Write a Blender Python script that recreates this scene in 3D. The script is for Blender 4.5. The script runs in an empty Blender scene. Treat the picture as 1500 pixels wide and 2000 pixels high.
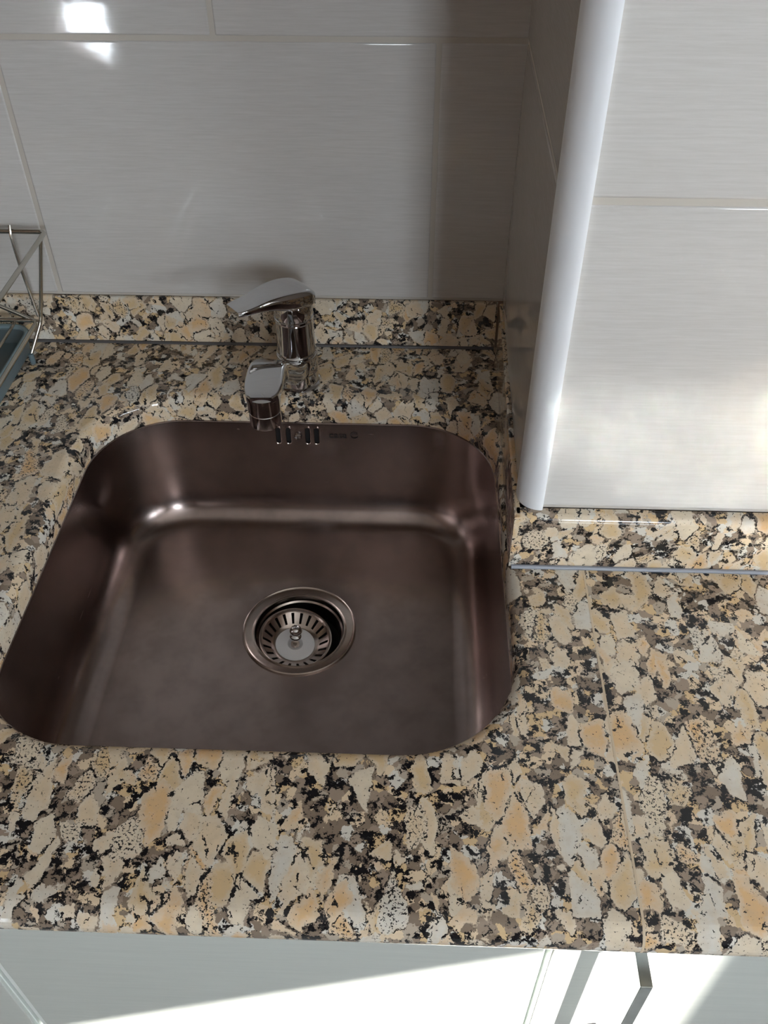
import bpy, bmesh, math, random
from mathutils import Vector, Matrix
from mathutils.geometry import tessellate_polygon
random.seed(7)
PI = math.pi
sc = bpy.context.scene
C = sc.collection
Z0 = 0.90                      # height of the worktop above the floor; shapes below are given from the worktop

# ------------------------------------------------------------------ camera
cd = bpy.data.cameras.new('camera'); cam = bpy.data.objects.new('camera', cd); C.objects.link(cam)
cd.sensor_fit = 'VERTICAL'; cd.sensor_height = 24; cd.lens = 24 * 1754 / 2000
cd.clip_start = 0.02
Rw = Matrix(((0.99932923, -0.02302864, 0.02847418), (0.03651879, 0.68471236, -0.7278979), (-0.00273413, 0.72844949, 0.68509405)))
cam.matrix_world = Matrix.Translation((0, 0, Z0 + .55)) @ Rw.to_4x4()
sc.camera = cam

# ------------------------------------------------------------------ sky, sun, windows' daylight, exposure
SKY = 26.0
w = bpy.data.worlds.new('world'); sc.world = w; w.use_nodes = True
bg = w.node_tree.nodes['Background']; bg.inputs[0].default_value = (.83, .92, 1, 1); bg.inputs[1].default_value = SKY
sd = bpy.data.lights.new('sun', 'SUN'); sun = bpy.data.objects.new('sun', sd); C.objects.link(sun)
sd.energy = 30; sd.color = (1, .96, .90); sd.angle = math.radians(.6)
sun.rotation_euler = Vector((-1.135, 1, -.59)).to_track_quat('-Z', 'Y').to_euler()
sun.location = (4, -3, 4)
def portal(name, loc, direction, sx, sy):
    l = bpy.data.lights.new(name, 'AREA'); o = bpy.data.objects.new(name, l); C.objects.link(o)
    l.shape = 'RECTANGLE'; l.size = sx; l.size_y = sy; l.cycles.is_portal = True
    o.location = loc; o.rotation_euler = Vector(direction).to_track_quat('-Z', 'Z').to_euler()
sc.view_settings.view_transform = 'Standard'; sc.view_settings.look = 'None'
sc.view_settings.exposure = 0.19; sc.view_settings.gamma = 1.0; sc.view_settings.use_curve_mapping = False
sc.cycles.use_denoising = True; sc.cycles.blur_glossy = 0; sc.cycles.caustics_reflective = True
sc.cycles.max_bounces = 10; sc.cycles.diffuse_bounces = 6; sc.cycles.glossy_bounces = 6
sc.cycles.sample_clamp_indirect = 0

# room extents (from the worktop): the opening list feeds both the wall holes and the daylight portals
XR, XL, YF, YB, ZF, ZC = 1.90, -1.85, -2.20, 0.8565, -Z0, 1.60
SUNWIN = [(-2.10, -1.235, .60, .876), (-1.195, -.25, .60, .876)]     # right wall: y0, y1, z0, z1 (either side of a mullion)
SKYWIN = (.60, 1.04, .55, 1.40)                                     # rear wall: x0, x1, z0, z1
portal('daylight_portal', (XR + .05, -1.18, Z0 + .741), (-1, 0, 0), 1.9, .30)
portal('daylight_portal', (.82, YF - .05, Z0 + .975), (0, 1, 0), .50, .90)

# ------------------------------------------------------------------ material helpers
def new_mat(name, col=(.5, .5, .5), rough=.5, metal=0., coat=0., ior=1.5):
    m = bpy.data.materials.new(name); m.use_nodes = True
    b = m.node_tree.nodes['Principled BSDF']
    b.inputs['Base Color'].default_value = (*col, 1); b.inputs['Roughness'].default_value = rough
    b.inputs['Metallic'].default_value = metal; b.inputs['Coat Weight'].default_value = coat; b.inputs['IOR'].default_value = ior
    return m
class NT:
    def __init__(s, m): s.m = m; s.t = m.node_tree; s.b = s.t.nodes['Principled BSDF']; s.tc = s.t.nodes.new('ShaderNodeTexCoord')
    def link(s, a, b): s.t.links.new(a, b)
    def n(s, ty, **k):
        x = s.t.nodes.new(ty)
        for a, v in k.items(): setattr(x, a, v)
        return x
    def set(s, sock, v):
        if hasattr(v, 'is_output'): s.link(v, sock)
        else: sock.default_value = v
    def math(s, op, a, b=0., c=None, clamp=False):
        x = s.n('ShaderNodeMath', operation=op, use_clamp=clamp); s.set(x.inputs[0], a); s.set(x.inputs[1], b)
        if c is not None: s.set(x.inputs[2], c)
        return x.outputs[0]
    def vmath(s, op, a, b):
        x = s.n('ShaderNodeVectorMath', operation=op); s.set(x.inputs[0], a); s.set(x.inputs[1], b); return x.outputs[0]
    def mapping(s, v, scale=(1, 1, 1), rot=(0, 0, 0), loc=(0, 0, 0)):
        x = s.n('ShaderNodeMapping'); s.link(v, x.inputs[0]); x.inputs['Scale'].default_value = scale
        x.inputs['Rotation'].default_value = rot; x.inputs['Location'].default_value = loc; return x.outputs[0]
    def noise(s, v, scale, detail=2., rough=.5):
        x = s.n('ShaderNodeTexNoise'); s.link(v, x.inputs['Vector']); x.inputs['Scale'].default_value = scale
        x.inputs['Detail'].default_value = detail; x.inputs['Roughness'].default_value = rough; return x
    def vor(s, v, scale, feature='F1', rnd=1.):
        x = s.n('ShaderNodeTexVoronoi', feature=feature); s.link(v, x.inputs['Vector']); x.inputs['Scale'].default_value = scale
        x.inputs['Randomness'].default_value = rnd; return x
    def ramp(s, f, stops, interp='LINEAR'):
        x = s.n('ShaderNodeValToRGB'); r = x.color_ramp; r.interpolation = interp
        r.elements[0].position = stops[0][0]; r.elements[0].color = (*stops[0][1], 1)
        r.elements[1].position = stops[1][0]; r.elements[1].color = (*stops[1][1], 1)
        for p, c in stops[2:]:
            e = r.elements.new(p); e.color = (*c, 1)
        s.set(x.inputs[0], f); return x.outputs[0]
    def step(s, f, lo, hi):
        x = s.n('ShaderNodeMapRange', interpolation_type='SMOOTHSTEP'); s.set(x.inputs[0], f)
        x.inputs[1].default_value = lo; x.inputs[2].default_value = hi; return x.outputs[0]
    def mix(s, f, a, b):
        x = s.n('ShaderNodeMix', data_type='RGBA'); s.set(x.inputs[0], f)
        for i, v in ((6, a), (7, b)):
            if isinstance(v, tuple): x.inputs[i].default_value = (*v, 1)
            else: s.link(v, x.inputs[i])
        return x.outputs[2]
    def sep(s, c):
        x = s.n('ShaderNodeSeparateColor'); s.link(c, x.inputs[0]); return x.outputs
    def bump(s, h, strength, dist):
        x = s.n('ShaderNodeBump'); x.inputs['Strength'].default_value = strength; x.inputs['Distance'].default_value = dist
        s.link(h, x.inputs['Height']); s.link(x.outputs[0], s.b.inputs['Normal'])

def granite():
    m = new_mat('polished_granite', rough=.12, ior=1.5); g = NT(m)
    P = g.tc.outputs['Object']
    w1 = g.noise(P, 70, 4, .65).outputs['Color']
    w1 = g.vmath('MULTIPLY', g.vmath('SUBTRACT', w1, (.5, .5, .5)), (.010, .010, .010))
    P1 = g.vmath('ADD', P, w1)
    w2 = g.noise(P, 420, 2, .6).outputs['Color']
    w2 = g.vmath('MULTIPLY', g.vmath('SUBTRACT', w2, (.5, .5, .5)), (.0034, .0034, .0034))
    P1 = g.vmath('ADD', P1, w2)
    WHITE, CREAM, PEACH, BUFF, GREY, BLACK = (.66, .63, .56), (.70, .56, .39), (.70, .46, .24), (.64, .47, .27), (.23, .175, .13), (.011, .011, .013)
    # groundmass of small grains
    vb = g.vor(P1, 125); rb = g.sep(vb.outputs['Color'])
    base = g.ramp(rb[0], [(0, GREY), (.26, (.32, .25, .19)), (.44, CREAM), (.60, WHITE), (.74, BUFF), (.86, (.45, .38, .30))], 'CONSTANT')
    col = base
    eb = g.vor(P1, 125, 'DISTANCE_TO_EDGE').outputs['Distance']
    # two families of larger crystals, each elongated its own way
    edge_all = None
    for k, (sc_, rot, st, cover) in enumerate(((72, (.3, .2, .7), (1, .55, .8), .40), (64, (.1, .5, 2.2), (1, .5, .8), .38))):
        Q = g.mapping(P1, st, rot, (3.1 * k, 1.7 * k, 0))
        v = g.vor(Q, sc_); r = g.sep(v.outputs['Color'])
        e = g.vor(Q, sc_, 'DISTANCE_TO_EDGE').outputs['Distance']
        pick = g.math('LESS_THAN', r[0], cover)
        inside = g.math('MULTIPLY', pick, g.step(e, .03, .07))
        cc = g.ramp(r[1], [(0, PEACH), (.20, CREAM), (.46, BUFF), (.70, WHITE), (.86, (.72, .62, .47))], 'CONSTANT')
        rim = g.math('SUBTRACT', 1., g.step(g.math('ADD', e, g.math('MULTIPLY', g.math('SUBTRACT', g.noise(P, 180, 3, .6).outputs['Fac'], .5), .18)), .06, .30))
        cc = g.mix(g.math('MULTIPLY', rim, .6), cc, (.68, .61, .50))
        cl = g.noise(P, 130, 3, .6).outputs['Fac']
        cc = g.mix(g.math('MULTIPLY', g.step(cl, .35, .75), .35), cc, (.50, .40, .28))
        # black flecks, dense in a few crystals
        fl = g.noise(P, 520, 2, .7).outputs['Fac']
        dense = g.math('GREATER_THAN', r[2], .90)
        thr = g.math('SUBTRACT', .665, g.math('MULTIPLY', dense, .105))
        fm = g.step(g.math('SUBTRACT', fl, thr), 0., .015)
        cc = g.mix(fm, cc, (.03, .028, .027))
        col = g.mix(inside, col, cc)
        sm = g.math('MULTIPLY', g.math('MULTIPLY', pick, g.math('LESS_THAN', e, .045)), g.step(g.noise(P1, 85, 4, .7).outputs['Fac'], .53, .56))
        seams = sm if k == 0 else g.math('MAXIMUM', seams, sm)
        free = g.math('SUBTRACT', 1., inside)
        edge_all = free if edge_all is None else g.math('MULTIPLY', edge_all, free)
    # black mica: ragged clumps filling the gaps between the crystals
    nb = g.noise(P1, 135, 5, .68).outputs['Fac']
    nb2 = g.noise(P1, 26, 2, .5).outputs['Fac']
    f = g.math('ADD', nb, g.math('MULTIPLY', nb2, .20))
    f = g.math('SUBTRACT', f, g.math('MULTIPLY', g.math('SUBTRACT', 1., edge_all), .15))
    bm_ = g.step(f, .618, .640)
    col = g.mix(bm_, col, BLACK)
    col = g.mix(seams, col, (.02, .019, .019))
    # thin black seams along grain borders
    se = g.math('MULTIPLY', g.math('LESS_THAN', eb, .05), g.step(g.noise(P, 110, 4, .7).outputs['Fac'], .56, .58))
    col = g.mix(g.math('MULTIPLY', se, edge_all), col, (.03, .027, .025))
    g.link(col, g.b.inputs['Base Color'])
    rn = g.noise(P, 18, 3, .6).outputs['Fac']
    g.link(g.math('ADD', .055, g.math('MULTIPLY', rn, .035)), g.b.inputs['Roughness'])
    g.bump(g.noise(P, 60, 2, .5).outputs['Fac'], .12, .0006)
    return m

def tile_mat():
    m = new_mat('glazed_tile', rough=.05); g = NT(m)
    P = g.tc.outputs['Object']
    s1 = g.noise(g.mapping(P, (22, 22, 620)), 1, 4, .65).outputs['Fac']
    s2 = g.noise(g.mapping(P, (60, 60, 900), loc=(3, 1, 2)), 1, 3, .6).outputs['Fac']
    s3 = g.noise(P, 6, 3, .5).outputs['Fac']
    f = g.math('ADD', g.math('MULTIPLY', s1, .6), g.math('ADD', g.math('MULTIPLY', s2, .3), g.math('MULTIPLY', s3, .25)))
    col = g.ramp(f, [(.36, (.515, .50, .475)), (.80, (.63, .615, .595))])
    g.link(col, g.b.inputs['Base Color'])
    g.bump(g.noise(g.mapping(P, (1, 1, 1.6)), 26, 2, .5).outputs['Fac'], .05, .002)
    return m

def steel(name, col, rough, streak=(3, 3, 900), bumpy=.02):
    m = new_mat(name, col, rough, 1.); g = NT(m); P = g.tc.outputs['Object']
    a = g.noise(g.mapping(P, streak), 1, 3, .6).outputs['Fac']
    b = g.noise(P, 35, 4, .6).outputs['Fac']
    r = g.math('ADD', rough - .07, g.math('ADD', g.math('MULTIPLY', a, .08), g.math('MULTIPLY', b, .07)))
    g.link(r, g.b.inputs['Roughness'])
    c2 = tuple(x * .82 for x in col)
    g.link(g.mix(g.step(b, .35, .7), col, c2), g.b.inputs['Base Color'])
    g.bump(a, bumpy, .0008)
    return m

M = {}
M['granite'] = granite()
M['tile'] = tile_mat()
M['grout'] = new_mat('tile_grout', (.51, .475, .42), .7)
M['trim'] = new_mat('white_pvc_trim', (.80, .82, .85), .28)
M['steel'] = steel('brushed_stainless', (.47, .385, .36), .30)
M['steel'] = steel('brushed_stainless', (.385, .315, .295), .24)
g = NT(M['steel']); g.b.inputs['Anisotropic'].default_value = .55; g.b.inputs['Anisotropic Rotation'].default_value = .25
tn = g.n('ShaderNodeTangent', direction_type='RADIAL', axis='Z'); g.link(tn.outputs[0], g.b.inputs['Tangent'])
M['drain_steel'] = steel('drain_stainless', (.55, .48, .44), .22, (400, 400, 400))
M['chrome'] = new_mat('polished_chrome', (.62, .62, .63), .05, 1.)
M['satin'] = steel('satin_nickel', (.66, .70, .71), .22, (3, 3, 500))
M['wire'] = new_mat('stainless_wire', (.50, .48, .43), .22, 1.)
M['dark'] = new_mat('recess_shade', (.008, .007, .007), .9)  # near-black puts the recess shade into the drain cup and overflow chamber colour
M['plastic'] = new_mat('white_worn_plastic', (.84, .87, .92), .35)
M['laminate'] = new_mat('grey_white_laminate', (.60, .62, .58), .35)
g = NT(M['laminate']); P_ = g.tc.outputs['Object']
g.link(g.ramp(g.noise(g.mapping(P_, (14, 14, 300)), 1, 3, .6).outputs['Fac'], [(.3, (.52, .545, .51)), (.7, (.565, .59, .55))]), g.b.inputs['Base Color'])
M['laminate_edge'] = new_mat('edging_with_sheen', (.82, .86, .83), .4)  # pale edging; the lacquer's reflected light is mixed into its colour
M['carcass'] = new_mat('carcass_board', (.30, .30, .28), .6)
M['silicone'] = new_mat('grey_silicone', (.27, .29, .33), .3)
M['silicone_dark'] = new_mat('dark_silicone', (.085, .08, .08), .4)  # darker silicone for the bead along the back wall
M['seam'] = new_mat('cream_joint_filler', (.58, .47, .33), .5)
M['etch'] = new_mat('etched_dark_mark', (.016, .012, .012), .7, 0.)
M['slate'] = new_mat('tray_plastic', (.10, .14, .155), .25)
M['tray_rim'] = new_mat('tray_rim_plastic', (.22, .30, .33), .25)
M['plaster'] = new_mat('room_plaster', (.27, .19, .14), .8)
M['ceiling_paint'] = new_mat('ceiling_paint', (.80, .76, .70), .8)
M['panel'] = new_mat('brown_shade_box', (.17, .11, .075), .5)
M['floor'] = new_mat('brown_floor_tile', (.34, .345, .34), .3)
M['wood'] = new_mat('brown_wall_panel', (.12, .065, .042), .5)
M['frame'] = new_mat('window_frame_paint', (.7, .7, .68), .5)

# ------------------------------------------------------------------ mesh helpers
def tag(o, label=None, cat=None, group=None, kind=None):
    for k, v in (('label', label), ('category', cat), ('group', group), ('kind', kind)):
        if v: o[k] = v
    return o
def thing(name, label, cat, loc, group=None):
    o = bpy.data.objects.new(name, None); C.objects.link(o); o.location = (loc[0], loc[1], loc[2] + Z0); o.empty_display_size = .05
    return tag(o, label, cat, group)
ORG = {}
def obj(name, bm, mat, parent=None, smooth=False, origin=None, sharp=None, flat=None):
    """bm holds worktop-relative coordinates; the object gets its own origin and the right parent offset"""
    if origin is None:
        if parent is not None: origin = (0, 0, 0)
        else: origin = (0, 0, 0)
    pw = ORG.get(parent.name, Vector(parent.location) - Vector((0, 0, Z0))) if parent is not None else None
    org = Vector(origin) if parent is None else (Vector(origin) if origin != (0, 0, 0) else Vector(pw))
    bmesh.ops.translate(bm, verts=bm.verts, vec=-org)
    me = bpy.data.meshes.new(name); bm.to_mesh(me); bm.free()
    for q in (mat if isinstance(mat, (list, tuple)) else [mat]): me.materials.append(q)
    if smooth:
        for p in me.polygons: p.use_smooth = True
        me.set_sharp_from_angle(angle=math.radians(sharp if sharp else 40))
    if flat:
        for p in me.polygons:
            if p.area > flat or abs(p.normal.z) > .99999: p.use_smooth = False
    o = bpy.data.objects.new(name, me); C.objects.link(o)
    if parent is None: o.location = org + Vector((0, 0, Z0))
    else: o.parent = parent; o.location = org - pw
    ORG[o.name] = org
    return o
def box(bm, a, b, mi=0, bevel=0, seg=2):
    r = bmesh.ops.create_cube(bm, size=1); vs = r['verts']
    for v in vs:
        v.co = Vector([(a[i] + b[i]) / 2 + v.co[i] * (b[i] - a[i]) for i in range(3)])
    fs = set(f for v in vs for f in v.link_faces)
    for f in fs: f.material_index = mi
    if bevel:
        es = list(set(e for v in vs for e in v.link_edges))
        r2 = bmesh.ops.bevel(bm, geom=es, offset=bevel, segments=seg, affect='EDGES', profile=.5)
        for f in r2['faces']: f.material_index = mi
def BX(*boxes, bevel=0, seg=2):
    bm = bmesh.new()
    for a, b in boxes: box(bm, a, b, 0, bevel, seg)
    return bm
def lathe(bm, prof, n=48, mat4=None, mi=0, closed=False):
    """prof: list of (r, z); revolved about z, then moved by mat4"""
    rings = []
    for r, z in prof:
        if r < 1e-6:
            v = bm.verts.new((0, 0, z)); rings.append([v])
        else:
            rings.append([bm.verts.new((r * math.cos(2 * PI * i / n), r * math.sin(2 * PI * i / n), z)) for i in range(n)])
    prs = list(zip(rings, rings[1:])) + ([(rings[-1], rings[0])] if closed else [])
    for A, B in prs:
        for i in range(n):
            j = (i + 1) % n
            if len(A) == 1 and len(B) == 1: continue
            if len(A) == 1: f = bm.faces.new((A[0], B[j], B[i]))
            elif len(B) == 1: f = bm.faces.new((A[i], A[j], B[0]))
            else: f = bm.faces.new((A[i], A[j], B[j], B[i]))
            f.material_index = mi
    if mat4 is not None: bmesh.ops.transform(bm, matrix=mat4, verts=[v for r in rings for v in r])
def loft(bm, secs, cap=True):
    """secs: equal-length closed rings of points"""
    rings = [[bm.verts.new(p) for p in s] for s in secs]; n = len(rings[0])
    for A, B in zip(rings, rings[1:]):
        for i in range(n): bm.faces.new((A[i], A[(i + 1) % n], B[(i + 1) % n], B[i]))
    if cap: bm.faces.new(rings[0][::-1]); bm.faces.new(rings[-1])
    bmesh.ops.recalc_face_normals(bm, faces=bm.faces)
def tube(bm, pts, r, n=10, closed=False):
    pts = [Vector(p) for p in pts]; k = len(pts); rings = []; up = None
    for i, p in enumerate(pts):
        a = pts[(i - 1) % k] if (closed or i) else p; b = pts[(i + 1) % k] if (closed or i < k - 1) else p
        t = (b - a).normalized()
        if up is None: up = t.orthogonal().normalized()
        up = (up - t * up.dot(t)).normalized(); s = t.cross(up)
        rings.append([bm.verts.new(p + (up * math.cos(2 * PI * j / n) + s * math.sin(2 * PI * j / n)) * r) for j in range(n)])
    prs = list(zip(rings, rings[1:])) + ([(rings[-1], rings[0])] if closed else [])
    for A, B in prs:
        for i in range(n): bm.faces.new((A[i], A[(i + 1) % n], B[(i + 1) % n], B[i]))
    if not closed: bm.faces.new(rings[0][::-1]); bm.faces.new(rings[-1])
def bend(pts, r, n=6):
    """round the corners of a polyline"""
    pts = [Vector(p) for p in pts]; out = [pts[0]]
    for a, b, c in zip(pts, pts[1:], pts[2:]):
        d1 = (a - b); d2 = (c - b); q = min(r, d1.length * .49, d2.length * .49)
        p1 = b + d1.normalized() * q; p2 = b + d2.normalized() * q
        for i in range(n + 1):
            t = i / n; out.append(p1 * (1 - t) ** 2 + b * 2 * t * (1 - t) + p2 * t * t)
    out.append(pts[-1]); return out
def rrect(x0, x1, y0, y1, R, cx, cy, inset, N=192):
    """points of a rounded rectangle (offset inwards by inset) met by N rays from (cx, cy)"""
    mx, my, hx, hy = (x0 + x1) / 2, (y0 + y1) / 2, (x1 - x0) / 2, (y1 - y0) / 2
    def sd(px, py):
        qx, qy = abs(px - mx) - hx + R, abs(py - my) - hy + R
        return math.hypot(max(qx, 0), max(qy, 0)) + min(max(qx, qy), 0) - R
    out = []
    for i in range(N):
        a = 2 * PI * (i + .5) / N; lo, hi = 0, 1
        for _ in range(40):
            md = (lo + hi) / 2
            if sd(cx + math.cos(a) * md, cy + math.sin(a) * md) < -inset: lo = md
            else: hi = md
        out.append((cx + math.cos(a) * lo, cy + math.sin(a) * lo))
    return out
def boolean(o, cutter):
    md = o.modifiers.new('cut', 'BOOLEAN'); md.operation = 'DIFFERENCE'; md.object = cutter; md.solver = 'EXACT'
    bpy.context.view_layer.update()
    me = bpy.data.meshes.new_from_object(o.evaluated_get(bpy.context.evaluated_depsgraph_get()))
    o.modifiers.clear(); o.data = me
    for p in me.polygons: p.use_smooth = True
    me.set_sharp_from_angle(angle=math.radians(32))
    bpy.data.objects.remove(cutter)

# ------------------------------------------------------------------ the room
def struct(name, bm, mat, **k): return tag(obj(name, bm, mat, **k), kind='structure')
TT = .008
def tiled(bm, u0, u1, z0, z1, uj, zj, place, gap=.0046):
    """one slab per tile with eased edges; place(u, d, z) gives a point, d = distance out of the wall"""
    us = [u0] + [u for u in uj if u0 < u < u1] + [u1]
    for a, b in zip(us, us[1:]):
        ga = gap / 2 if a != u0 else 0; gb = gap / 2 if b != u1 else 0
        gz0 = gap / 2 if z0 in zj else 0; gz1 = gap / 2 if z1 in zj else 0
        n0 = len(bm.verts)
        tmp = bmesh.new(); box(tmp, (a + ga, 0, z0 + gz0), (b - gb, TT, z1 - gz1), 0, .0016, 3)
        vs = {}
        for v in tmp.verts: vs[v] = bm.verts.new(place(v.co.x, v.co.y, v.co.z))
        for f in tmp.faces:
            nf = bm.faces.new([vs[v] for v in f.verts]); nf.material_index = 0; nf.smooth = True
        tmp.free()
def tiled_wall(name, u0, u1, zlist, joints, place, thick):
    bm = bmesh.new()
    for k, (a, b) in enumerate(zip(zlist, zlist[1:])): tiled(bm, u0, u1, a, b, joints[k % len(joints)], zlist, place)
    ngr = len(bm.faces)
    cs = [place(u, d, z) for u in (u0, u1) for d in (TT - .0011, -thick) for z in (zlist[0], zlist[-1])]
    V = [bm.verts.new(c) for c in cs]
    for f in ((0, 1, 3, 2), (4, 6, 7, 5), (0, 4, 5, 1), (2, 3, 7, 6), (0, 2, 6, 4), (1, 5, 7, 3)):
        nf = bm.faces.new([V[i] for i in f]); nf.material_index = 1
    bmesh.ops.recalc_face_normals(bm, faces=bm.faces)
    o = tag(obj(name, bm, [M['tile'], M['grout']], smooth=True, sharp=50, flat=5e-4), kind='structure')
    return o
ZS = [.062 - .25 * 4, .062 - .5, .062 - .25, .0565, .312, .562, .812, 1.062, 1.312, ZC]
ZV = [.0565, .312, .562, .812, 1.062, 1.312, ZC]
J = [-1.583, -1.183, -.783, -.383, .0165, .4165, .8165, 1.2165, 1.6165]
J2 = [x + .2 for x in J]
tiled_wall('wall_back', XL, .095, ZV, [J, J2], lambda u, d, z: (u, YB + TT - d, z), .10)
bm = BX(((XL, YB + .002, ZF), (.095, YB + .108, .0565))); struct('wall_back_lower', bm, M['plaster'])
# the boxed-out corner at the right: side face and front face
PYF = .5335                                     # its tiled front
sx = lambda y: .0885 + (y - PYF) * (.0935 - .0885) / (YB - PYF)
tiled_wall('wall_side', PYF + .0175, YB, ZV, [[], []], lambda u, d, z: (sx(u) + TT - d, u, z), .006)
tiled_wall('wall_column', .1035, XR, ZV, [[.502, .902, 1.302, 1.702], [.302, .702, 1.102, 1.502]], lambda u, d, z: (u, PYF + TT - d, z), .003)
struct('wall_column_core', BX(((.1035, PYF + .0115, ZF), (XR, YB + .108, ZC))), M['plaster'])
# quarter-round white corner trim
bm = bmesh.new(); prof = []
for i in range(13):
    a = PI + PI / 2 * i / 12
    prof.append((.1050 + .0180 * math.cos(a), PYF + .0145 + .0180 * math.sin(a)))
prof += [(.1066, PYF - .0030), (.1066, PYF + .012), (.0885, PYF + .019), (.0870, PYF + .019)]
secs = [[(x, y, z) for x, y in prof] for z in (.0568, ZC)]
loft(bm, secs); struct('trim_1', bm, M['trim'], smooth=True, sharp=50)

def wall_with_holes(name, axis, at, u0, u1, z0, z1, holes, mat, th=.10):
    us = sorted(set([u0, u1] + [h[0] for h in holes] + [h[1] for h in holes])); zs = sorted(set([z0, z1] + [h[2] for h in holes] + [h[3] for h in holes]))
    bm = bmesh.new()
    for a, b in zip(us, us[1:]):
        for c, d in zip(zs, zs[1:]):
            mu, mz = (a + b) / 2, (c + d) / 2
            if any(h[0] < mu < h[1] and h[2] < mz < h[3] for h in holes): continue
            if axis == 'x': box(bm, (min(at, at + th), a, c), (max(at, at + th), b, d))
            else: box(bm, (a, min(at, at + th), c), (b, max(at, at + th), d))
    return struct(name, bm, mat)
wall_with_holes('wall_right', 'x', XR, YF, YB + .1, ZF, ZC, SUNWIN, M['plaster'])
ADDED_PEEP = (-1.463, -1.255, -.665, -.42)  # invented opening, added so the back tiles mirror a bright spot
wall_with_holes('wall_front', 'y', YF, XL, XR, ZF, ZC, [SKYWIN, ADDED_PEEP], M['wood'], -.10)
bm = bmesh.new()
loft(bm, [[(-1.464, y, -.535), (-1.254, y, -.688), (-1.464, y, -.688)] for y in (YF - .10, YF - .001)]); struct('wall_front_spot_wedge', bm, M['wood'])  # added wedge that cuts the mirrored spot's lower edge at a slant
struct('wall_left', BX(((XL - .1, YF, ZF), (XL, YB + .1, ZC))), M['plaster'])
struct('floor', BX(((XL - .1, YF - .1, ZF - .1), (XR + .1, YB + .11, ZF))), M['floor'])
struct('ceiling', BX(((XL - .1, YF - .1, ZC), (XR + .1, YB + .11, ZC + .1))), M['ceiling_paint'])
struct('wall_shade_box', BX(((XL, .50, .62), (.086, YB, ZC - .001))), M['panel'])  # unseen box in place of wall cabinets, added to shade the back counter

# ------------------------------------------------------------------ worktops and upstands
SINK = (-.322, .0825, .3435, .7490); SR = .085; DC = (-.109, .578)
TH = .028
def nose(y, zt=0., r=.014, th=TH, n=8):
    """(y, z) points round the front edge, from top to underside"""
    out = []
    for i in range(n + 1):
        a = PI / 2 + PI / 2 * i / n; out.append((y + r + r * math.cos(a), zt - r + r * math.sin(a)))
    for i in range(n + 1):
        a = PI + PI / 2 * i / n; out.append((y + r + r * math.cos(a), zt - th + r + r * math.sin(a)))
    return out
YN = .2185
def slab_edges(bm, x0, x1, yb, ytop):
    pr = nose(YN)
    A = [bm.verts.new((x0, y, z)) for y, z in pr]; B = [bm.verts.new((x1, y, z)) for y, z in pr]
    for i in range(len(pr) - 1): bm.faces.new((A[i], A[i + 1], B[i + 1], B[i]))
    c = [bm.verts.new(p) for p in ((x0, yb, 0), (x1, yb, 0), (x0, yb, -TH), (x1, yb, -TH))]
    bm.faces.new((c[1], c[3], c[2], c[0]))
    bm.faces.new(A + [c[2], c[0]]); bm.faces.new((B + [c[3], c[1]])[::-1])
    bm.faces.new((A[-1], B[-1], c[3], c[2])) if ytop is None else None
    return A, B, c
XS = .1462
# left slab: notched round the boxed-out corner, with the sink cut-out
bm = bmesh.new(); A, B, c = [], [], []
pr = nose(YN); X0 = -1.20
A = [bm.verts.new((X0, y, z)) for y, z in pr]; B = [bm.verts.new((XS - .0006, y, z)) for y, z in pr]
for i in range(len(pr) - 1): bm.faces.new((A[i], A[i + 1], B[i + 1], B[i]))
outer = [(X0, .855), (.092, .855), (.086, .524), (XS - .0006, .524)]
T = [bm.verts.new((x, y, 0)) for x, y in outer]; U = [bm.verts.new((x, y, -TH)) for x, y in outer]
for i in range(3): bm.faces.new((T[i], T[i + 1], U[i + 1], U[i]))
bm.faces.new([T[0]] + [U[0]] + A[::-1]); bm.faces.new([T[3]] + B + [U[3]])
hole = []
HN = 160
for d, z in [(.0, -TH), (0, -.011)] + [(.011 * (1 - math.cos(a)), -.011 + .011 * math.sin(a)) for a in [PI / 2 * i / 6 for i in range(1, 7)]]:
    hole.append([bm.verts.new((x, y, z)) for x, y in rrect(*SINK, SR, *DC, -d, HN)])
for P0, P1 in zip(hole, hole[1:]):
    for i in range(HN): bm.faces.new((P0[i], P0[(i + 1) % HN], P1[(i + 1) % HN], P1[i]))
for loopv, top in ((([A[0], B[0], T[3], T[2], T[1], T[0]]), hole[-1]), (([A[-1], B[-1], U[3], U[2], U[1], U[0]]), hole[0])):
    polys = [[v.co.copy() for v in loopv], [v.co.copy() for v in top]]
    allv = list(loopv) + list(top)
    for t in tessellate_polygon(polys):
        try: bm.faces.new([allv[i] for i in t])
        except ValueError: pass
bmesh.ops.recalc_face_normals(bm, faces=bm.faces)
tag(obj('granite_worktop', bm, M['granite'], smooth=True, sharp=35, flat=3e-3), 'speckled cream and black granite worktop slab with the sink cut into it', 'worktop')
bm = bmesh.new()
A = [bm.verts.new((XS + .0006, y, z)) for y, z in pr]; B = [bm.verts.new((XR - .005, y, z)) for y, z in pr]
for i in range(len(pr) - 1): bm.faces.new((A[i], A[i + 1], B[i + 1], B[i]))
c = [bm.verts.new(p) for p in ((XS + .0006, .531, 0), (XR - .005, .531, 0), (XS + .0006, .531, -TH), (XR - .005, .531, -TH))]
bm.faces.new((c[0], A[0], B[0], c[1])); bm.faces.new((c[2], c[3], B[-1], A[-1])); bm.faces.new((c[0], c[1], c[3], c[2]))
bm.faces.new([c[0], c[2]] + A[::-1]); bm.faces.new([c[1]] + B + [c[3]])
bmesh.ops.recalc_face_normals(bm, faces=bm.faces)
o = obj('granite_worktop', bm, M['granite'], smooth=True, sharp=35, flat=3e-3, origin=(XS, YN, -TH))
tag(o, 'plain granite worktop slab right of the filled seam, under the white tiled corner', 'worktop')
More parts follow.
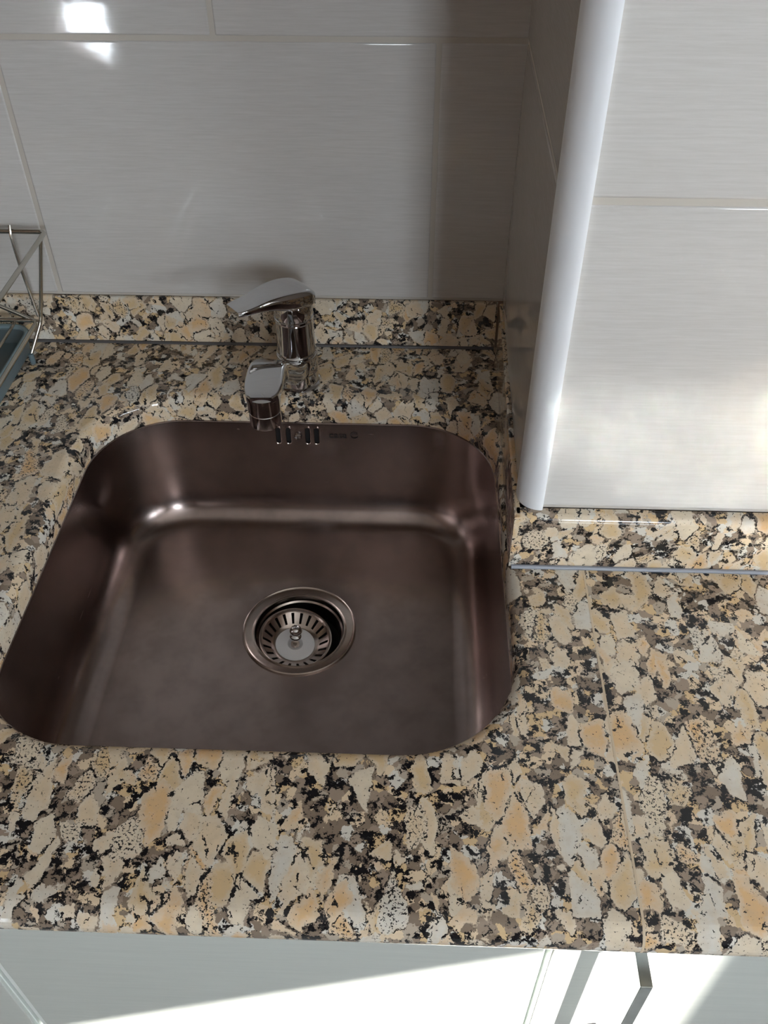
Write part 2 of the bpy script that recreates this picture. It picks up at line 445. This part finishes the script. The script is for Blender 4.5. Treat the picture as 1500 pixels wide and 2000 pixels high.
# filler in the seam between the slabs
bm = bmesh.new(); q = [(y, z + .00015) for y, z in pr]
vs1 = [bm.verts.new((XS - .0008, y - (.00015 if i > 4 else 0), z)) for i, (y, z) in enumerate(q)]; vs2 = [bm.verts.new((XS + .0008, y - (.00015 if i > 4 else 0), z)) for i, (y, z) in enumerate(q)]
e1 = [bm.verts.new((XS - .0008, .5225, z)) for z in (.00015, -TH)]; e2 = [bm.verts.new((XS + .0008, .5225, z)) for z in (.00015, -TH)]
for i in range(len(q) - 1): bm.faces.new((vs1[i], vs1[i + 1], vs2[i + 1], vs2[i]))
bm.faces.new((e1[0], vs1[0], vs2[0], e2[0])); bm.faces.new([e1[0], e1[1]] + vs1[::-1]); bm.faces.new([e2[0]] + vs2 + [e2[1]])
bmesh.ops.recalc_face_normals(bm, faces=bm.faces)
tag(obj('worktop_seam', bm, M['seam'], origin=(XS, YN, -TH)), 'thin cream filled joint between the two granite worktop slabs', 'joint')

SH = .0565
def upstand(name, pts_front, pts_back, label, r=.005):
    """granite strip: front line and back line in plan, rounded top front edge"""
    f0, f1 = [Vector((*p, 0)) for p in pts_front]; b0, b1 = [Vector((*p, 0)) for p in pts_back]
    secs = []
    for f, b in ((f0, b0), (f1, b1)):
        d = (b - f).normalized(); s = [f + Vector((0, 0, .0004)), f + Vector((0, 0, SH - r))]
        for i in range(1, 6):
            a = PI / 2 * i / 5; s.append(f + d * r * (1 - math.cos(a)) + Vector((0, 0, SH - r + r * math.sin(a))))
        s += [b + Vector((0, 0, SH)), b + Vector((0, 0, .0004))]; secs.append(s)
    bm = bmesh.new(); loft(bm, secs)
    return tag(obj(name, bm, M['granite'], smooth=True, sharp=35, flat=3e-3, origin=(f0.x, f0.y, 0)), label, 'upstand')
upstand('granite_upstand', ((-1.2, .8520), (.0890, .8520)), ((-1.2, .8565), (.0890, .8565)), 'long granite upstand strip along the back wall behind the tap', r=.002)
upstand('granite_upstand', ((.0905, .8520), (.0838, .5220)), ((.0945, .8520), (.0885, .5220)), 'dark shaded granite upstand beside the right edge of the sink', r=.002)
upstand('granite_upstand', ((.0840, .5215), (1.85, .5200)), ((.0840, .5335), (1.85, .5335)), 'bright granite upstand under the white tiled corner', r=.005)
# sealant beads
for nm, p, q_, lb in (('sealant_bead', (-1.15, .8512, .0008), (.0885, .8512, .0008), 'grey silicone bead where the back upstand meets the worktop'),
                  ('sealant_bead', (.086, .5203, .0012), (1.8, .5190, .0012), 'grey silicone bead under the upstand of the tiled corner')):
    bm = bmesh.new(); P0 = Vector(p); P1 = Vector(q_)
    tube(bm, [P0 + (P1 - P0) * i / 60 + Vector((0, random.uniform(-.0003, .0003), 0)) for i in range(61)], .0020, 10)
    tag(obj(nm, bm, M['silicone' if 'tiled' in lb else 'silicone_dark'], smooth=True, origin=p), lb, 'sealant')

# ------------------------------------------------------------------ sink
sk = thing('kitchen_sink', 'square brushed stainless steel sink bowl set under the granite', 'sink', (DC[0], DC[1], -.165))
prof = [(-.016, -.0292), (-.001, -.0292), (.0, -.0300), (.0006, -.034), (.001, -.06), (.002, -.09), (.0032, -.118)]
FR = .034
prof += [(.0036 + FR * (1 - math.cos(a)), -.124 - FR * math.sin(a)) for a in [PI / 2 * i / 9 for i in range(0, 10)]]
rings = []
N = 192
bm = bmesh.new()
for d, z in prof: rings.append([bm.verts.new((x, y, z)) for x, y in rrect(*SINK, SR, *DC, d, N)])
last = [v.co.copy() for v in rings[-1]]
for t in (.25, .5, .75, 1.):
    ring = []
    for i in range(N):
        a = 2 * PI * (i + .5) / N; c = Vector((DC[0] + .053 * math.cos(a), DC[1] + .053 * math.sin(a), -.1600))
        p = last[i].lerp(c, t); p.z = -.158 - .0022 * t; ring.append(bm.verts.new(p))
    rings.append(ring)
ring = [bm.verts.new((DC[0] + .045 * math.cos(2 * PI * (i + .5) / N), DC[1] + .045 * math.sin(2 * PI * (i + .5) / N), -.1622)) for i in range(N)]
rings.append(ring)
for A, B in zip(rings, rings[1:]):
    for i in range(N): bm.faces.new((A[i], A[(i + 1) % N], B[(i + 1) % N], B[i]))
bmesh.ops.recalc_face_normals(bm, faces=bm.faces)
if sum(f.normal.z for f in bm.faces) < 0: bmesh.ops.reverse_faces(bm, faces=bm.faces)
# give the sheet a thickness
geo = bmesh.ops.solidify(bm, geom=bm.faces[:], thickness=.0010)
bowl = obj('bowl', bm, M['steel'], sk, smooth=True)
cut = bmesh.new()
SLX = (-.1415, -.1305, -.1100, -.1005)
for x in SLX:
    pts = []
    for i in range(20):
        a = 2 * PI * i / 20; pts.append((x + .0026 * math.cos(a), -.0450 + (.0078 if math.sin(a) >= 0 else -.0078) * 1 + .0026 * math.sin(a)))
    loft(cut, [[(px, yy, pz) for px, pz in pts] for yy in (.742, .756)])
co = obj('cut', cut, M['dark'])
boolean(bowl, co)
for x in SLX:
    bm = bmesh.new(); pts = []
    for i in range(24):
        a = 2 * PI * i / 24; pts.append((math.cos(a), math.sin(a)))
    def st(rr): return [(x + rr * c_, -.0450 + (.0078 if s_ >= -1e-9 else -.0078) + rr * s_) for c_, s_ in pts]
    loft(bm, [[(px, .7472, pz) for px, pz in st(.0026)], [(px, .7468, pz) for px, pz in st(.0032)], [(px, .7486, pz) for px, pz in st(.0033)]][0:3], cap=False)
    obj('overflow_slot_lip', bm, M['drain_steel'], sk, smooth=True)
obj('overflow_chamber', BX(((-.150, .7510, -.062), (-.092, .7650, -.030))), M['dark'], sk)
RX = Matrix.Rotation(PI / 2, 4, 'X')
bm = bmesh.new(); lathe(bm, [(0, .0012), (.0012, .0012), (.0016, .0028), (.0032, .0030), (.0040, .0020), (.0042, 0)], 24, Matrix.Translation((-.1205, .7478, -.0455)) @ RX)
obj('overflow_screw', bm, M['chrome'], sk, smooth=True)
# etched maker's mark
def text_mesh(body, size, ext=.00012):
    cu = bpy.data.curves.new('t', 'FONT'); cu.body = body; cu.size = size; cu.extrude = ext; cu.align_x = 'CENTER'; cu.align_y = 'CENTER'
    o = bpy.data.objects.new('t', cu); C.objects.link(o); bpy.context.view_layer.update()
    me = bpy.data.meshes.new_from_object(o.evaluated_get(bpy.context.evaluated_depsgraph_get())); bpy.data.objects.remove(o)
    b = bmesh.new(); b.from_mesh(me); return b
bm = text_mesh('cata', .0105)
bmesh.ops.transform(bm, matrix=Matrix.Translation((-.0780, .7474, -.0440)) @ RX @ Matrix.Scale(1.15, 4, (1, 0, 0)), verts=bm.verts)
# the open ring emblem after the letters
n0 = 22
def arc(r, z): return [(-.0605 + r * math.cos(a), .7473 + z, -.0435 + r * math.sin(a)) for a in [PI * .22 + PI * 1.62 * i / n0 for i in range(n0 + 1)]]
a1, a2 = arc(.0044, 0), arc(.0036, 0); V1 = [bm.verts.new(p) for p in a1]; V2 = [bm.verts.new(p) for p in a2]
for i in range(n0): bm.faces.new((V1[i], V1[i + 1], V2[i + 1], V2[i]))
obj('etched_mark', bm, M['etch'], sk)
# drain flange, cup and basket strainer
MD = Matrix.Translation((DC[0], DC[1], -.1600))
bm = bmesh.new()
lathe(bm, [(.0575, -.0004), (.0572, .0012), (.0560, .0017), (.0552, .0010), (.0535, .0004), (.0480, -.0010), (.0462, -.0004), (.0452, -.0006), (.0445, -.0026), (.0440, -.0060), (.0425, -.0075), (.0415, -.0120), (.0405, -.0240)], 72, MD)
obj('drain_flange', bm, M['drain_steel'], sk, smooth=True, sharp=25)
bm = bmesh.new(); lathe(bm, [(.0412, -.0180), (.0400, -.0300), (.0380, -.0500), (.0180, -.0560), (0, -.0565)], 72, MD)
obj('drain_cup', bm, M['dark'], sk, smooth=True, sharp=25)
bk = thing('basket_strainer', 'slotted steel basket strainer sitting tilted in the sink drain', 'strainer', (-.1105, .572, -.174))
tilt = Matrix.Translation((-.1125, .5715, -.1655)) @ Matrix.Rotation(math.radians(7), 4, Vector((.55, .85, 0)).normalized())
NS = 22; n = NS * 6; bm = bmesh.new()
bp = [(.0366, -.0018), (.0372, -.0004), (.0366, .0006), (.0354, .0002), (.0346, -.0012), (.0330, -.0026), (.0245, -.0100), (.0215, -.0118), (.0198, -.0122), (0, -.0122)]
R_ = [[bm.verts.new((r * math.cos(2 * PI * i / n), r * math.sin(2 * PI * i / n), z)) for i in range(n)] for r, z in bp[:-1]]
for k in range(len(R_) - 1):
    for i in range(n):
        if k == 5 and i % 6 in (0, 1): continue           # the slots
        bm.faces.new((R_[k][i], R_[k][(i + 1) % n], R_[k + 1][(i + 1) % n], R_[k + 1][i]))
cv = bm.verts.new((0, 0, -.0122))
for i in range(n): bm.faces.new((R_[-1][i], R_[-1][(i + 1) % n], cv))
bmesh.ops.recalc_face_normals(bm, faces=bm.faces)
bmesh.ops.solidify(bm, geom=bm.faces[:], thickness=.0006)
bmesh.ops.transform(bm, matrix=tilt, verts=bm.verts)
obj('basket', bm, M['drain_steel'], bk, smooth=True, sharp=30)
bm = bmesh.new(); lathe(bm, [(0, -.0100), (.0190, -.0104), (.0200, -.0112), (.0198, -.0119), (0, -.0119)], 48, tilt)
obj('stopper_disc', bm, M['plastic'], bk, smooth=True)
bm = bmesh.new(); lathe(bm, [(0, .0175), (.0030, .0170), (.0054, .0150), (.0063, .0120), (.0056, .0090), (.0038, .0072), (.0038, .0060), (.0056, .0050), (.0060, .0034), (.0052, .0018), (.0042, .0008), (.0048, -.0030), (.0070, -.0070), (.0080, -.0106), (0, -.0108)], 32, tilt)
obj('knob', bm, M['chrome'], bk, smooth=True)

# ------------------------------------------------------------------ tap
FX, FY = -.1200, .7830
tp = thing('mixer_tap', 'chrome single-lever mixer tap standing behind the sink', 'tap', (FX, FY, 0))
MF = Matrix.Translation((FX, FY, 0))
bm = bmesh.new(); lathe(bm, [(0, .0003), (.0235, .0003), (.0238, .0022), (.0225, .0034), (.0212, .0040), (.0210, .0165), (.0213, .0175), (0, .0175)], 64, MF)
obj('base_ring', bm, M['chrome'], tp, smooth=True, sharp=25)
bm = bmesh.new(); lathe(bm, [(0, .0172), (.0207, .0172), (.0211, .0180), (.0211, .0360), (.0208, .0368), (.0200, .0372), (.0200, .0382), (.0207, .0386), (.0207, .0396), (.0200, .0404), (.0196, .0420), (.0190, .0760), (.0186, .0768), (0, .0768)], 64, MF)
obj('body', bm, M['chrome'], tp, smooth=True, sharp=25)
bm = bmesh.new(); lathe(bm, [(0, .0764), (.0184, .0764), (.0195, .0775), (.0197, .0800), (.0190, .0806), (.0190, .0814), (.0193, .0822), (.0196, .0900), (.0194, .0965), (.0184, .1000), (.0130, .1020), (0, .1025)], 64, MF)
obj('cartridge_cap', bm, M['chrome'], tp, smooth=True, sharp=25)
def rsec(c, side, up, hw, zt, zb, rt=.3, n=5):
    """rounded box section centred at c with half-width hw between heights zb and zt"""
    out = []; h = zt - zb; r = min(rt * h, hw * .8); cz = (zt + zb) / 2
    for (qx, qz, a0) in ((1, 1, 0), (-1, 1, PI / 2), (-1, -1, PI), (1, -1, 3 * PI / 2)):
        for i in range(n + 1):
            a = a0 + PI / 2 * i / n
            u = qx * (hw - r) + r * math.cos(a); v = qz * (h / 2 - r) + r * math.sin(a)
            out.append(Vector((c[0], c[1], 0)) + side * u + Vector((0, 0, cz + v)))
    return out
def sweep(stations, sub=6):
    """Catmull-Rom through stations (x, y, ztop, zbot, halfwidth)"""
    S = [stations[0]] + stations + [stations[-1]]; out = []
    for k in range(1, len(S) - 2):
        for j in range(sub):
            t = j / sub; p = []
            for a, b, c, d in zip(S[k - 1], S[k], S[k + 1], S[k + 2]):
                p.append(.5 * ((2 * b) + (-a + c) * t + (2 * a - 5 * b + 4 * c - d) * t * t + (-a + 3 * b - 3 * c + d) * t ** 3))
            out.append(p)
    out.append(list(stations[-1])); return out
def swept(bm, st, rt):
    st = sweep(st); secs = []
    for i, s in enumerate(st):
        a = st[max(i - 1, 0)]; b = st[min(i + 1, len(st) - 1)]
        d = Vector((b[0] - a[0], b[1] - a[1], 0)).normalized(); side = Vector((-d.y, d.x, 0))
        secs.append(rsec((s[0], s[1]), side, None, s[4], s[2], s[3], rt))
    loft(bm, secs)
bm = bmesh.new()
swept(bm, [(-.1200, .778, .0350, .0185, .0145), (-.1230, .758, .0400, .0200, .0145), (-.1280, .735, .0560, .0300, .0150), (-.1320, .713, .0740, .0480, .0160),
           (-.1345, .696, .0815, .0600, .0172), (-.1345, .675, .0835, .0660, .0176), (-.1335, .6570, .0842, .0740, .0168), (-.1332, .6440, .0840, .0755, .0142), (-.1330, .6385, .0834, .0765, .0100)], .22)
obj('spout', bm, M['chrome'], tp, smooth=True, sharp=35)
bm = bmesh.new(); lathe(bm, [(0, .0465), (.0112, .0465), (.0132, .0460), (.0142, .0468), (.0144, .0480), (.0146, .0605), (.0142, .0610), (.0142, .0616), (.0148, .0620), (.0156, .0790), (0, .0790)], 48, Matrix.Translation((-.1332, .6515, 0)))
obj('aerator', bm, M['chrome'], tp, smooth=True, sharp=25)
u = Vector((-.76, -.65, 0)).normalized()
bm = bmesh.new(); L = []
for s, zt, zb, hw in ((-.0200, .1010, .0950, .0085), (-.0175, .1060, .0930, .0145), (-.009, .1115, .0930, .0190), (.004, .1145, .0950, .0203), (.018, .1155, .0980, .0192), (.032, .1150, .1025, .0165), (.046, .1130, .1050, .0142), (.060, .1120, .1060, .0128), (.0670, .1118, .1064, .0110)):
    L.append((FX + u.x * s, FY + u.y * s, zt, zb, hw))
swept(bm, L, .28)
obj('lever', bm, M['chrome'], tp, smooth=True, sharp=35)

# ------------------------------------------------------------------ base cabinets
YD = .250; TK = .018; ZT = -TH - .006; ZB = ZF + .12
def cabinet(x0, x1, label, handle_x=None, yb=.52, hollow=False, el=.0017):
    t = thing('base_cabinet', label, 'cabinet', ((x0 + x1) / 2, YD, ZF), 'base cabinets under the worktop')
    bm = bmesh.new(); y0 = YD + TK + .001; ZT_ = ZT if not hollow else -.185
    for a, b in (((x0 + .001, y0, ZB), (x0 + .017, yb, ZT_)), ((x1 - .017, y0, ZB), (x1 - .001, yb, ZT_)), ((x0 + .017, y0, ZB), (x1 - .017, yb, ZB + .016)), ((x0 + .017, yb - .008, ZB + .016), (x1 - .017, yb, ZT_))):
        box(bm, a, b)
    box(bm, (x0 + .001, y0 + .05, ZF), (x1 - .001, y0 + .066, ZB))
    obj('carcass', bm, M['carcass'], t)
    bm = bmesh.new(); box(bm, (x0 + .0026, YD, ZB), (x1 - .0026, YD + TK, ZT), 0, .0010, 2)
    d = obj('door', bm, M['laminate'], t, smooth=True, flat=1e-3)
    obj('door_edging', BX(((x0 + .0028 - el, YD + .0010, ZB), (x0 + .0025, YD + TK - .001, ZT))), M['laminate_edge'], d)
    obj('door_edging', BX(((x1 - .0025, YD + .0030, ZB), (x1 - .0012, YD + TK - .001, ZT))), M['laminate_edge'], d)
    if handle_x is not None:
        w_, a_, t_ = .0082, .0065, .0050; zt, zb, pj = -.0800, -.0800 - .168, .0290
        bm = bmesh.new()
        out = [(YD - .0002, zt), (YD - pj, zt), (YD - pj, zb), (YD - .0002, zb), (YD - .0002, zb + a_), (YD - pj + t_, zb + a_), (YD - pj + t_, zt - a_), (YD - .0002, zt - a_)]
        out2 = []
        A = [bm.verts.new((handle_x - w_ / 2, y, z)) for y, z in out]; B = [bm.verts.new((handle_x + w_ / 2, y, z)) for y, z in out]
        for i in range(8): bm.faces.new((A[i], A[(i + 1) % 8], B[(i + 1) % 8], B[i]))
        for S_ in (A, B):
            bm.faces.new((S_[0], S_[1], S_[6], S_[7])); bm.faces.new((S_[1], S_[2], S_[5], S_[6])); bm.faces.new((S_[2], S_[3], S_[4], S_[5]))
        bmesh.ops.recalc_face_normals(bm, faces=bm.faces)
        bmesh.ops.bevel(bm, geom=[e for e in bm.edges if e.calc_face_angle(0) > .5], offset=.0005, segments=2, affect='EDGES')
        obj('handle', bm, M['satin'], d)
    return t
cabinet(-.905, -.3105, 'grey-white base cabinet at the far lower left, beyond the pale door gap', yb=.84, hollow=True)
cabinet(-.3045, .1035, 'grey-white base cabinet with plain handle-less door below the sink', yb=.84, hollow=True, el=.0042)
cabinet(.1045, .6040, 'grey-white base cabinet with a square satin bar handle, right of the sink', .1625)

# ------------------------------------------------------------------ dish rack on its tray
ty = thing('drip_tray', 'shallow dark plastic drip tray under the wire dish rack', 'tray', (-.60, .69, 0))
bm = bmesh.new(); x0, x1, y0, y1 = -.80, -.4225, .52, .8455
def rr4(x0, x1, y0, y1, r, z, n=5):
    out = []
    for cx_, cy_, a0 in ((x1 - r, y1 - r, 0), (x0 + r, y1 - r, PI / 2), (x0 + r, y0 + r, PI), (x1 - r, y0 + r, 1.5 * PI)):
        for i in range(n + 1):
            a = a0 + PI / 2 * i / n; out.append((cx_ + r * math.cos(a), cy_ + r * math.sin(a), z))
    return out
loft(bm, [rr4(x0, x1, y0, y1, .018, .0005), rr4(x0 - .002, x1 + .002, y0 - .002, y1 + .002, .02, .0200), rr4(x0, x1, y0, y1, .018, .0200), rr4(x0 + .006, x1 - .006, y0 + .006, y1 - .006, .012, .0045)])
obj('tray_pan', bm, M['slate'], ty, smooth=True, sharp=35)
bm = bmesh.new(); tube(bm, rr4(x0 - .001, x1 + .001, y0 - .001, y1 + .001, .019, .0212), .0030, 8, True)
obj('tray_rim', bm, M['tray_rim'], ty, smooth=True)
rk = thing('dish_rack', 'stainless wire dish draining rack at the left end by the back wall', 'dish rack', (-.60, .70, 0))
rx0, rx1, ry0, ry1, rz = -.840, -.3715, .50, .8350, .1390
bm = bmesh.new(); tube(bm, rr4(rx0, rx1, ry0, ry1, .006, rz), .0025, 10, True); obj('top_frame', bm, M['wire'], rk, smooth=True)
lx0, lx1, ly0, ly1, lz = -.80, -.4040, .56, .8300, .0400
bm = bmesh.new(); tube(bm, rr4(lx0, lx1, ly0, ly1, .008, lz, 6), .0025, 10, True); obj('bottom_frame', bm, M['wire'], rk, smooth=True)
for sx_, sy_ in ((1, 1), (1, 0), (0, 1), (0, 0)):
    X = (lx0, lx1)[sx_]; Y = (ly0, ly1)[sy_]; TX = (rx0, rx1)[sx_]; TY = (ry0, ry1)[sy_]; o_ = 1 if sx_ else -1
    bm = bmesh.new()
    tube(bm, bend([(TX - o_ * .004, TY - .004 if sy_ else TY + .004, rz - .003), (X + o_ * .0035, Y, lz), (X - o_ * .008, Y - (.022 if sy_ else -.022), .0110)], .006), .0019, 10)
    obj('leg', bm, M['wire'], rk, smooth=True)
    bm = bmesh.new(); lathe(bm, [(0, -.010), (.0026, -.010), (.0032, -.006), (.0028, .002), (0, .003)], 12, Matrix.Translation((X - o_ * .008, Y - (.023 if sy_ else -.023), .0102)))
    obj('foot', bm, M['slate'], rk, smooth=True)
bm = bmesh.new(); tube(bm, bend([(lx1 + .001, ly1 + .001, lz - .004), (-.456, ly1 + .001, .0640), (-.56, ly1 + .001, .112), (-.60, ly1 + .001, .112)], .01), .0021, 10)
obj('brace', bm, M['wire'], rk, smooth=True)
for k in range(6):                                         # plate dividers hooked over the back rail, running down and forwards
    X = -.4060 - k * .050
    bm = bmesh.new()
    tube(bm, bend([(X, ry1 + .001, rz + .006), (X, ry1 - .003, rz - .002), (X, ry1 - .004, .108), (X + .003, .8320, .0440)], .012), .0017, 8)
    obj('plate_wire', bm, M['wire'], rk, smooth=True)
for k in range(6):
    X = -.4300 - k * .050
    bm = bmesh.new(); tube(bm, [(X, ly0 - .001, lz - .0035), (X, ly1 + .001, lz - .0035)], .0016, 8)
    obj('base_wire', bm, M['wire'], rk, smooth=True)
